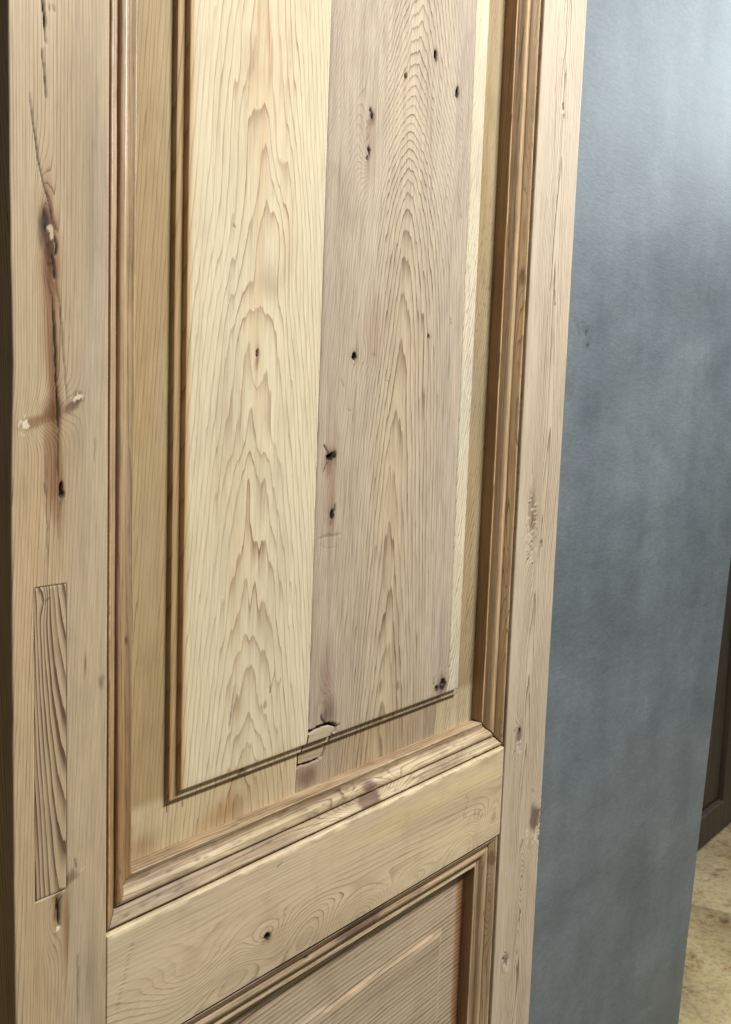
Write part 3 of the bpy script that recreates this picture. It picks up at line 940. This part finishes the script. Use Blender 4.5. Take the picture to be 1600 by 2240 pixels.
def deco_bottom(f, T, Dg, Sg):
    kx = at(806, 1722, .008)[0]
    # a knot runs across bead and ogee
    sgn = np.clip((T - kx) / .05, -3, 3)
    f.ring = 190 * Sg + 1.5 * fbm(T * 3, Sg * 40, 4) + .4 * fbm(T * 14, Sg * 200, 5) + 9 * np.exp(-((T - kx) / .05) ** 2 - ((Dg - .013) / .012) ** 2)
    r = np.hypot((T - kx) / .022, (Dg - .010) / .0085) * (1 + .35 * fbm(T * 60, Sg * 150, 8))
    m = (1 - sstep(.65, 1.05, r))[..., None]
    f.tint *= 1 - m * (1 - np.array([.38, .30, .30]))
    r2 = np.hypot((T - kx - .004) / .016, (Dg - .022) / .006) * (1 + .4 * fbm(T * 60, Sg * 150, 18))
    m2 = (1 - sstep(.5, 1.1, r2))[..., None]
    f.tint *= 1 - m2 * (1 - np.array([.42, .34, .34]))
    f.lw *= (1 - m[..., 0])
    # pale torn fibres right of the knot
    tf = np.exp(-((T - kx - .04) / .018) ** 2) * np.clip(vn(T * 130, Sg * 330, 6), 0, 1)
    f.tint *= 1 + .25 * tf[..., None]
    f.dy += .0006 * tf
    # grey weathering at the left end, pinkish top fillet
    lf = (1 - sstep(.56, .66, T))[..., None]
    f.tint *= 1 - lf * (1 - np.array([.76, .73, .74]))
    pk = sstep(.0335, .0352, Dg)[..., None]
    f.tint *= 1 - pk * (1 - np.array([.84, .77, .72])) * (.8 + .3 * vn(T * 30, Sg * 500, 44))[..., None]
    yl = np.exp(-((Dg - .021) / .003) ** 2)[..., None] * sstep(.55, .62, T)[..., None]
    f.tint *= 1 + yl * np.array([.10, .11, .08])
    dd = np.clip(vn(T * 90, Sg * 260, 12) - .35, 0, 1)
    f.tint *= 1 - (.5 * dd)[..., None]
    gw = np.clip(fbm(T * 10, Sg * 70, 91) - .02, 0, 1) * 1.6
    f.tint *= 1 - np.clip(gw, 0, .8)[..., None] * (1 - np.array([.66, .60, .62]))
    for k in range(30):
        rr = random.Random(k + 9)
        c = rr.uniform(.52, 1.07); dp = rr.uniform(.004, .034)
        q = np.hypot((T - c) / .004, (Dg - dp) / .0008)
        f.dark = np.maximum(f.dark, .5 * np.exp(-q * q))
        f.dy += .0006 * np.exp(-q * q)
mb = moulding('B', XL, XR, ZT, M['mould_h'], .0018, 37, deco_bottom, gap0=.0006, gap1=.0020)
mb['label'] = 'pale weathered moulding with a purple knot along the foot of the upper panel'

def deco_lower_top(f, T, Dg, Sg):
    kx = at(790, 2030, .008)[0]
    f.tint *= np.array([.90, .88, .90])
    r = np.hypot((T - kx) / .045, (Dg - .012) / .02) * (1 + .35 * fbm(T * 50, Sg * 100, 8))
    m = (1 - sstep(.6, 1.1, r))[..., None]
    f.tint *= 1 - m * (1 - np.array([.46, .39, .42]))
    gy = (1 - sstep(.008, .012, Dg))[..., None]
    f.tint *= 1 - gy * (1 - np.array([.86, .84, .90]))
    pk = np.exp(-((Dg - .020) / .004) ** 2)[..., None] * sstep(.8, 1.0, T)[..., None]
    f.tint *= 1 + pk * np.array([.16, .10, .08])
    hk = at(672, 2115, .008)[0]
    hh = np.hypot((T - hk) / .004, (Dg - .0165) / .0018)
    f.dark = np.maximum(f.dark, .9 * np.exp(-hh ** 4))
    f.dy += .003 * np.exp(-hh ** 4)
mt = moulding('T', XL, XR, ZB, M['mould_h'], .0018, 51, deco_lower_top, gap0=.0006, gap1=.0008)
mt['label'] = 'greyish moulding along the head of the lower panel'

def deco_lower_right(f, T, Dg, Sg):
    kz = at(1065, 1885, .006)[1]
    f.ring = 260 * Sg + 2 * fbm(T * 6, Sg * 50, 4) + np.exp(-((Dg - .009) / .008) ** 2) * (150 * (kz - T) * np.exp(-((kz - T - .03) / .05) ** 2))
    r = np.hypot((T - kz) / .012, (Dg - .010) / .006)
    m = (1 - sstep(.6, 1.1, r))[..., None]
    f.tint *= 1 - m * (1 - np.array([.58, .50, .50]))
    f.tint *= np.array([1.08, 1.10, 1.15])
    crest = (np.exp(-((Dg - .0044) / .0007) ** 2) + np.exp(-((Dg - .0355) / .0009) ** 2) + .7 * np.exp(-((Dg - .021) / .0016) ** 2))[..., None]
    f.tint *= 1 + crest * np.array([.55, .60, .65]) * (.75 + .25 * vn(T * 40, Sg * 0, 3))[..., None]  # highlights on the profile edges, painted as lighter bands
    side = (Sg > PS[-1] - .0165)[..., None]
    f.tint *= np.where(side, np.array([.56, .45, .35]), 1)  # shade on the side face, put into its colour
mlr = moulding('R', BOTRAIL, ZB, XR, M['mould_v'], .003, 61, deco_lower_right, gap1=.0004)
mlr['label'] = 'brown moulding along the right side of the lower panel'
moulding('L', BOTRAIL, ZB, XL, M['mould_v'], .006, 71)
moulding('B', XL, XR, BOTRAIL, M['mould_h'], .006, 73)
moulding('T', XL, XR, TOPRAIL, M['mould_h'], .006, 75)

# ------------------------------------------------------------------ upper panel: three boards with a stepped raised field
STEP = np.array([(0, 0), (.0004, .0046), (.0009, .0050), (.0040, .0051), (.0080, .0052), (.0086, .0054), (.0090, .0096),
                 (.0097, .0103), (.0118, .0105), (.0150, .0106)])
ST_TOP = TOPRAIL - W - .046
EXT = .006                          # tongue under the mouldings
PXL, PXR, PZB, PZT = XL + W - EXT, XR - W + EXT, ZT + W - EXT, TOPRAIL - W + EXT
HF = DEP - .0106

def panel_h(X, Z):
    e = np.minimum(np.minimum(X - SL, SR - X), np.minimum(Z - SB, ST_TOP - Z))
    return DEP - np.interp(e, STEP[:, 0], STEP[:, 1])

def joint1(Z):
    return np.interp(Z, [.98, 1.03, 1.0457, 1.75, 2.1], [.7600, .7622, .7655, .7699, .7720])

def joint2(Z):
    return np.interp(Z, [.98, 1.0272, 1.0564, 1.82, 2.1], [1.004, 1.0069, 1.0140, 1.0096, 1.008])

stepx = SL + STEP[:, 0]
stepxr = SR - STEP[::-1, 0]
stepz = SB + STEP[:, 0]
sub = lambda a: np.unique(np.concatenate([a, (a[:-1] + a[1:]) / 2]))

Z_AX = np.concatenate([axis([PZB, (SB - .0004, .0013)]), sub(stepz), axis([SB + .0150, (1.85, .0014), (ST_TOP - .016, .02)])[1:],
                       ST_TOP - sub(STEP[:, 0])[::-1], axis([ST_TOP, (PZT, .01)])[1:]])

PATCH = [(668.0, 1611, 0), (690, 1597, 0), (706, 1590, 0), (722, 1586, 0), (732, 1589, 0), (733, 1596, 0), (724, 1604, 0),
         (720, 1612, .5), (712, 1624, .8), (707, 1640, 1), (704, 1650, 1), (698, 1656, 1), (680, 1664, 1), (648, 1674, 1), (646, 1642, 1)]
def patch_poly():
    out = []
    for (x, y, k) in PATCH:
        out.append(at(x, y, HF + (DEP - HF) * k))
    return out
PP = patch_poly()

def margin_tint(f, h):
    """darker amber tint on the recessed margin and in the steps"""
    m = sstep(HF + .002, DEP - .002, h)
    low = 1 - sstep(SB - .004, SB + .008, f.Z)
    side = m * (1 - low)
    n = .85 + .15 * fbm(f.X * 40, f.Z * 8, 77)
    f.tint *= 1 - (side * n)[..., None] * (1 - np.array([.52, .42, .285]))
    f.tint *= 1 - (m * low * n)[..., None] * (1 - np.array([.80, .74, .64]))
    # shade of the left-facing risers, darkened into the tint
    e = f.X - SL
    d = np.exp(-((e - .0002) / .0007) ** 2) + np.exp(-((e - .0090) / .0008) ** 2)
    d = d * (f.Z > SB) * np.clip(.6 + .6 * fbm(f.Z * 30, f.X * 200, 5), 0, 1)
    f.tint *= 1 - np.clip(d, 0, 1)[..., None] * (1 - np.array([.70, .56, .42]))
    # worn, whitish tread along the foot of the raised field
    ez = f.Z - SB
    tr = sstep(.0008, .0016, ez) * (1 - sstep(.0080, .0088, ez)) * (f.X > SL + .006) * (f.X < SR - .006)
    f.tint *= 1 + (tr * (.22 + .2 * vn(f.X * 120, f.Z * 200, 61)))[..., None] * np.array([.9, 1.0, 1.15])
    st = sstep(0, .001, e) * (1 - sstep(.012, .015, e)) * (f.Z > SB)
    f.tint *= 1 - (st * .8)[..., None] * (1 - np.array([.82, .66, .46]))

def board(name, xa, xb, dx, ringfn, mat, label, extra_x=None, wrapL=True):
    """xa, xb: functions of Z for the two long edges"""
    base = [0.0]
    ca, cb = float(xa(np.array(1.3))), float(xb(np.array(1.3)))
    n = int((cb - ca) / dx)
    xs = np.linspace(ca, cb, n)
    if extra_x is not None:
        ex = sub(extra_x)
        xs = xs[(xs < ex[0] - .0004) | (xs > ex[-1] + .0004)]
        xs = np.unique(np.concatenate([xs, ex]))
    X, Z = np.meshgrid(xs, Z_AX, indexing='ij')
    # shear the free joint edges without moving the step lines
    A, B = xa(Z), xb(Z)
    lo = ca if extra_x is None or extra_x[0] - ca > .02 and ca < .6 else ca
    t = (X - ca) / (cb - ca)
    if name == 'L':
        k0 = stepx[-1] + .01
        X = np.where(X > k0, k0 + (X - k0) * (B - k0) / (cb - k0), X)
    elif name == 'C':
        k1 = stepxr[0] - .0005
        X = np.where(X < k1, k1 - (k1 - X) * (k1 - A) / (k1 - ca), X)
    else:
        X = A + t * (B - A)
    h = panel_h(X, Z)
    f = Field(X, Z, HF)
    ringfn(f, h)
    soften(f, {'L': 88., 'M': 100., 'C': 60.}[name], .35)
    margin_tint(f, h)
    ed = np.minimum(X - A, B - X)
    jr = rounding(ed, .0008) * .7
    if name == 'L': jr = rounding(B - X, .0008) * .7
    if name == 'C': jr = rounding(X - A, .0008) * .7
    inside = inpoly(X, Z, PP)
    dpp, _ = polydist(X, Z, PP + [PP[0]])
    near = inside | (dpp < .0010)
    if name == 'M':
        jag = dpp + .0006 * vn(X * 300, Z * 300, 3)
        near = inside | (jag < .0026)
        f.dark = np.where(near, 1.0, f.dark)
        f.dy = np.where(near, .008, f.dy)
    Y = h + jr + f.dy + .00025 * fbm(X * 18, Z * 6, 3)
    midx = (SL + SR) / 2
    Xm = X[:-1, :-1]
    tri = np.broadcast_to(Xm < midx, Xm.shape).copy()
    Zm = Z[:-1, :-1]
    tri = np.where(Zm > 1.5, ~tri, tri)
    o = sheet('panel_board', np.stack([X, Y, Z], -1), fattrs(f), mat, door, back=DEP + .012, tri=tri)
    o['label'] = label
    return o

def ring_pale(f, h):
    P = [f.p(*q) for q in [(574, -60), (575, 100), (570, 300), (592, 430), (594, 560), (562, 700), (566, 900), (556, 1100),
                           (558, 1250), (556, 1400), (552, 1555), (545, 1700)]]
    zz = np.array([p[1] for p in P])[::-1]; xx = np.array([p[0] for p in P])[::-1]
    xc = smooth_curve(f.Z, zz, xx)
    xm = np.interp(f.Z, [zz[0], zz[-1]], [xx[0], xx[-1]])
    xc = xm + (xc - xm + .003 * fbm(f.Z * 9, f.Z * 0, 3)) * np.exp(-((f.X - xm) / .05) ** 2)
    x = f.X - xc
    s = np.sqrt(x * x + .030 ** 2) - .030
    G = 20.0 * f.Z + (1.3 * vn(f.Z * 9, f.Z * 0, 21) + .5 * vn(f.Z * 23, f.Z * 0, 22)) * np.exp(-(x / .028) ** 2)
    f.ring = 105 * s + 600 * x * x + G + .55 * fbm(f.X * 26, f.Z * 2.6, 6) * np.exp(-(x / .09) ** 2) + .38 * fbm(f.X * 190, f.Z * 10, 8, 2)
    f.bump(645, 610, .012, .05, 1.0, .1)
    f.bump(562, 790, .008, .03, 1.3)
    f.bump(610, 360, .008, .04, 1.2, .15)
    f.bump(545, 1000, .012, .06, -1.0, -.1)
    f.lw = .90 + .40 * fbm(f.X * 60, f.Z * 4, 31)
    cen = np.exp(-(x / .030) ** 2)
    f.lw *= .8 + .35 * cen
    f.tint *= 1 + (.05 * fbm(f.X * 24, f.Z * 4, 51))[..., None] * np.array([.5, 1, 1.8])
    pk = np.clip(fbm(f.X * 70, f.Z * 9, 52) - .05, 0, 1) * cen
    f.tint *= 1 - pk[..., None] * (1 - np.array([.92, .78, .66]))
    # flame figure in the upper middle
    f.stain(568, 40, .004, .045, (.80, .66, .58), -.03, seed=4, hard=0)
    f.stain(590, 60, .004, .035, (.84, .72, .64), .06, seed=5, hard=0)
    f.crack([(561, 80), (556, 120), (554, 155)], .0007, .0005, .35)
    f.crack([(545, 190), (542, 240)], .0007, .0005, .3)
    f.crack([(505, 600), (500, 660)], .0007, .0004, .3)
    f.hole(563, 772, .0021, .0036, .004, 0, .4, 2)
    f.stain(563, 790, .004, .012, (.72, .60, .52), -.2, seed=8, hard=0)
    f.hole(513, 495, .0012, .002, .001, .7, .6, 4, .45)
    f.crack([(513, 1500), (508, 1545), (502, 1595)], .0014, .0010, .42)
    f.crack([(602, 1465), (597, 1490), (592, 1515), (590, 1500)], .0009, .0008, .5)
    f.crack([(614, 1487), (612, 1502)], .0009, .0008, .45)
    f.stain(580, 1540, .003, .006, (.6, .48, .40), 0, seed=9)
    f.crack([(383, 1765), (384, 1785)], .0008, .0008, .8)
    f.crack([(418, 1760), (418, 1772)], .0009, .0008, .8)
    f.stain(500, 1790, .06, .022, (.80, .70, .60), .2, seed=10, hard=0)
    f.stain(330, 1860, .03, .02, (.74, .66, .58), .0, seed=11, hard=0)

def ring_grey(f, h):
    P = [f.p(*q) for q in [(938, -60), (930, 0), (912, 150), (902, 250), (892, 410), (888, 550), (880, 770), (868, 880), (853, 1100),
                           (850, 1290), (846, 1390), (841, 1520), (836, 1620)]]
    zz = np.array([p[1] for p in P])[::-1]; xx = np.array([p[0] for p in P])[::-1]
    xc = smooth_curve(f.Z, zz, xx)
    xm = np.interp(f.Z, [zz[0], zz[-1]], [xx[0], xx[-1]])
    xc = xm + (xc - xm) * np.exp(-((f.X - xm) / .06) ** 2)
    gy = np.array([-150, -50, 0, 50, 100, 150, 190, 220, 245, 270, 300, 340, 400, 440, 520, 590, 680, 770, 870, 980, 1100, 1290, 1390, 1500, 1600, 1800])
    gr = np.array([33, 30, 29, 27.5, 26, 24.5, 23, 21.6, 20.2, 18.6, 17, 15, 12.6, 11.3, 9.9, 8.8, 7.8, 6.9, 6, 5, 4.2, 3, 2.2, 1.2, .5, -1])
    gz = np.array([f.p(870, y)[1] for y in gy])
    G = smooth_curve(f.Z, gz[::-1], gr[::-1])
    x = f.X - xc
    s = np.sqrt(x * x + .013 ** 2) - .013
    f.ring = 120 * s + 640 * x * x + G + .7 * fbm(f.X * 28, f.Z * 3, 6) + .32 * fbm(f.X * 240, f.Z * 13, 8, 2)
    f.bump(808, 290, .012, .042, 6.5, .05)
    f.bump(800, 340, .014, .02, 2.0, .05)
    f.bump(722, 1572, .020, .040, 8.0)
    f.bump(968, 1500, .010, .02, 5.0)
    f.bump(722, 1000, .008, .016, 2.0)
    f.bump(800, 778, .016, .018, 1.6)
    f.lw = .85 + .3 * fbm(f.X * 30, f.Z * 4, 31)
    f.lw *= np.interp(np.abs(x), [0, .04, .075, .12], [1.1, .95, .55, .40])
    lilac = (1 - sstep(.785, .815, f.X))[..., None]
    f.tint *= 1 - lilac * (1 - np.array([.93, .91, .93]))
    rgt = sstep(.955, .985, f.X)[..., None]
    f.tint *= 1 - rgt * (1 - np.array([.98, .99, 1.02]))
    md = np.exp(-((x) / .040) ** 2)[..., None] * (1 - .45 * sstep(1.35, 1.65, f.Z))[..., None]
    f.tint *= 1 + md * np.array([.07, .05, -.04])
    f.tint *= 1 + (.06 * fbm(f.X * 20, f.Z * 5, 53))[..., None]
    f.stain(815, 262, .006, .014, (.66, .58, .58), -.3, seed=3, hard=0)
    f.stain(808, 310, .016, .045, (.86, .80, .78), 0, seed=4, hard=0)
    f.stain(820, 720, .022, .05, (.86, .80, .80), 0, seed=4, hard=0)
    f.stain(722, 1560, .018, .028, (.52, .44, .44), .0, seed=5, hard=0)
    f.stain(715, 1490, .016, .06, (.78, .70, .70), .0, seed=6, hard=0)
    f.stain(690, 1705, .020, .016, (.56, .50, .50), .0, seed=7, hard=.3)
    f.stain(725, 1060, .014, .07, (.84, .76, .74), .0, seed=8, hard=0)
    f.stain(720, 1010, .010, .020, (.72, .62, .58), .0, seed=9, hard=0)
    f.stain(965, 1497, .010, .011, (.60, .54, .54), .0, seed=9, hard=0)
    f.stain(960, 1400, .016, .05, (.96, .98, 1.06), .0, seed=12, hard=0)
    f.stain(870, 1500, .004, .008, (.60, .50, .48), 0, seed=13)
    f.stain(833, 1500, .003, .010, (.66, .55, .50), 0, seed=14)
    # knot core marks
    f.hole(811, 240, .0016, .0024, .003, 0, .4, 2)
    f.hole(814, 252, .0023, .0042, .004, .2, .4, 3)
    f.hole(808, 330, .0018, .0035, .003, .3, .6, 4)
    f.hole(804, 345, .0015, .0025, .002, -.4, .7, 5, .8)
    f.crack([(812, 262), (800, 285), (806, 300), (798, 315)], .0007, .0005, .35)
    f.crack([(822, 110), (818, 180), (816, 232)], .0007, .0004, .35)
    # nail and worm holes
    f.hole(953, 119, .0031, .0046, .005, 0, .35, 6)
    f.hole(954, 130, .0022, .0026, .003, 0, .6, 6, .7)
    f.hole(888, 167, .0019, .0040, .003, 0, .5, 7, .85)
    f.hole(1000, 205, .0032, .0052, .005, 0, .35, 8)
    f.hole(1001, 196, .0018, .0036, .003, 0, .35, 8)
    f.hole(775, 779, .0038, .0044, .006, 0, .25, 9)
    f.hole(938, 737, .0023, .0028, .003, 0, .5, 10, .8)
    f.hole(726, 997, .0048, .0045, .006, .1, .45, 11)
    f.hole(718, 1000, .0030, .0030, .004, .1, .5, 12)
    f.hole(733, 995, .0020, .0044, .004, .0, .3, 12)
    f.crack([(722, 994), (716, 986), (711, 977), (709, 973)], .0011, .0014, .95)
    f.crack([(722, 1005), (713, 1018), (708, 1033)], .0009, .0010, .75)
    f.crack([(734, 1005), (734, 1030)], .0005, .0005, .4)
    f.hole(727, 1126, .0034, .0058, .006, .0, .35, 13)
    f.crack([(733, 1104), (732, 1120)], .0014, .002, 1)
    f.crack([(725, 1136), (723, 1150)], .0008, .001, .6)
    f.crack([(698, 1180), (710, 1173), (728, 1171), (747, 1166)], .0017, .0006, .33)
    f.crack([(700, 1192), (715, 1200), (735, 1196)], .0012, .0003, .15)
    f.crack([(746, 829), (755, 850)], .0012, .0008, .18)
    f.crack([(761, 897), (770, 899)], .0012, .0005, .3)
    f.crack([(842, 832), (850, 833)], .0008, .0005, .3)
    f.crack([(985, 695), (987, 712)], .0012, .0008, .45)
    f.crack([(1005, 465), (1009, 478)], .0012, .0006, .4)
    f.crack([(815, 770), (822, 778), (812, 776)], .0009, .0004, .3)
    # black loose knot at the lower right corner
    f.hole(969, 1497, .0068, .0075, .005, .0, .4, 14)
    f.paint(972, 1492, .0030, .0030, (.42, .34, .26), 0, .6, 15)
    f.hole(955, 1506, .0030, .0034, .003, .0, .6, 16, .8)
    for k in range(10):
        r = random.Random(k + 3)
        a = r.uniform(0, 6.28)
        px, py = 962 + 14 * math.cos(a), 1494 + 14 * math.sin(a)
        f.crack([(px, py), (px + r.uniform(-5, 5), py - r.uniform(3, 9))], .0008, .0006, .6)
    # splits round the big knot at the foot
    f.crack([(702, 1563), (704, 1572), (712, 1582)], .0014, .002, 1)
    f.crack([(731, 1592), (744, 1583)], .0014, .002, .8)
    f.crack([(648, 1668), (650, 1680), (647, 1692)], .0016, .003, 1)
    f.crack([(655, 1675), (665, 1684)], .0014, .002, .7)

def ring_strip(f, h):
    f.ring = 210 * f.X - 58 * f.Z + 1.2 * fbm(f.X * 40, f.Z * 5, 5) + .4 * fbm(f.X * 250, f.Z * 40, 8)
    up = sstep(1.45, 1.62, f.Z)
    f.lw = (.9 + .3 * fbm(f.X * 60, f.Z * 8, 3)) * (1 - .5 * up)
    sp = np.clip(vn(f.X * 420, f.Z * 160, 6) - .3, 0, 1) * np.exp(-((f.Z - 1.50) / .14) ** 2)
    f.dark = np.maximum(f.dark, .55 * sp)
    f.tint *= 1 + (.06 * fbm(f.X * 30, f.Z * 6, 8))[..., None] * np.array([.6, 1, 1.6])
    bl = np.exp(-((f.Z - 1.38) / .06) ** 2)[..., None]
    f.tint *= 1 - bl * (1 - np.array([.93, .97, 1.05]))

gapj = .00025
board('L', lambda z: PXL + 0 * z, lambda z: joint1(z) - gapj, .0013, ring_pale, M['pale'],
      'pale yellow board with wide arched growth rings', extra_x=stepx)
mid_board = board('M', lambda z: joint1(z) + gapj, lambda z: joint2(z) - gapj, .0013, ring_grey, M['grey'],
      'greyish lilac board with fine growth rings, knots and nail holes')
board('C', lambda z: joint2(z) + gapj, lambda z: PXR + 0 * z, .0013, ring_strip, M['strip'],
      'narrow pale strip at the right edge of the panel', extra_x=stepxr)

def repair_patch():
    xs = axis([min(p[0] for p in PP) - .001, (max(p[0] for p in PP) + .001, .0004)])
    z0, z1 = min(p[1] for p in PP) - .001, max(p[1] for p in PP) + .001
    zs = np.unique(np.concatenate([np.arange(z0, z1, .0004), sub(stepz)]))
    X, Z = np.meshgrid(xs, zs, indexing='ij')
    keep = inpoly(X, Z, PP) & (X > joint1(Z) + .0004)
    f = Field(X, Z, HF)
    f.ring = 160 * Z + 14 * X + .4 * fbm(X * 10, Z * 60, 4)
    f.lw *= .8
    f.tint *= 1 + .05 * fbm(X * 60, Z * 60, 3)[..., None]
    h = panel_h(X, Z)
    f.tint *= 1 - sstep(HF + .002, DEP - .002, h)[..., None] * (1 - np.array([.92, .88, .82]))
    dpp, _ = polydist(X, Z, PP + [PP[0]])
    Y = h - .0002 + rounding(dpp, .0006) * .5
    # wall of the block: drop the outermost ring of cells
    Y = np.where(dpp < .0005, Y + .006, Y)
    f.dark = np.where(dpp < .0005, .9, f.dark)
    o = sheet('repair_patch', np.stack([X, Y, Z], -1), fattrs(f), M['patch'], mid_board, keep=keep)
    o['label'] = 'light wooden block let into the board over a knot'
repair_patch()

# ------------------------------------------------------------------ lower panel
def lower_panel():
    zt = ZB - W + EXT
    zb = BOTRAIL + W - EXT
    zs = axis([zb, (.46, .02), (zt, .0013)])
    xs = axis([PXL, (PXR, .0018)])
    X, Z = np.meshgrid(xs, zs, indexing='ij')
    f = Field(X, Z, DEP)
    f.ring = 172 * Z - 7 * X + 0.9 * fbm(X * 3, Z * 16, 3) + .25 * fbm(X * 10, Z * 120, 4)
    f.lw = 1.0 + .3 * fbm(X * 5, Z * 40, 8)
    fx = 1.038
    fz = .7265
    e = np.minimum(fx - X, fz - Z + .004 * vn(X * 30, X * 0, 3))
    h = DEP - .0016 * sstep(-.002, .006, e)
    # worn, lighter and rubbed field edge
    top = np.exp(-((Z - fz + .004) / .005) ** 2) * (X < fx) * (.55 + .45 * vn(X * 24, Z * 90, 6))
    f.tint *= 1 + (np.clip(top, 0, 1)[..., None]) * np.array([.45, .36, .34])
    f.lw *= 1 - .7 * np.clip(top, 0, 1)
    gb = np.exp(-((Z - fz + .024 + .10 * (1.03 - X) * 0) / .010) ** 2) * sstep(.80, .92, X) * (X < fx - .004) * (.6 + .4 * fbm(X * 14, Z * 60, 9))
    f.tint *= 1 - np.clip(gb, 0, 1)[..., None] * (1 - np.array([.72, .66, .68]))
    f.lw *= 1 - .5 * np.clip(gb, 0, 1)
    ln = np.exp(-((X - fx) / .0016) ** 2) * (Z < fz) * (.6 + .4 * vn(Z * 60, Z * 0, 4))
    f.tint *= 1 + np.clip(ln, 0, 1)[..., None] * np.array([.30, .28, .28])
    f.tint *= 1 + (.07 * fbm(X * 6, Z * 20, 12))[..., None]
    rd = sstep(1.066, 1.075, X)[..., None]
    f.tint *= 1 - rd * (1 - np.array([.72, .50, .36]))
    Y = h + f.dy - .00020 * (np.abs((f.ring % 1) - .9) < .16)
    o = sheet('lower_panel', np.stack([X, Y, Z], -1), fattrs(f), M['lower'], door, back=DEP + .012)
    o['label'] = 'lower panel with level grain and strong dark growth lines'
lower_panel()
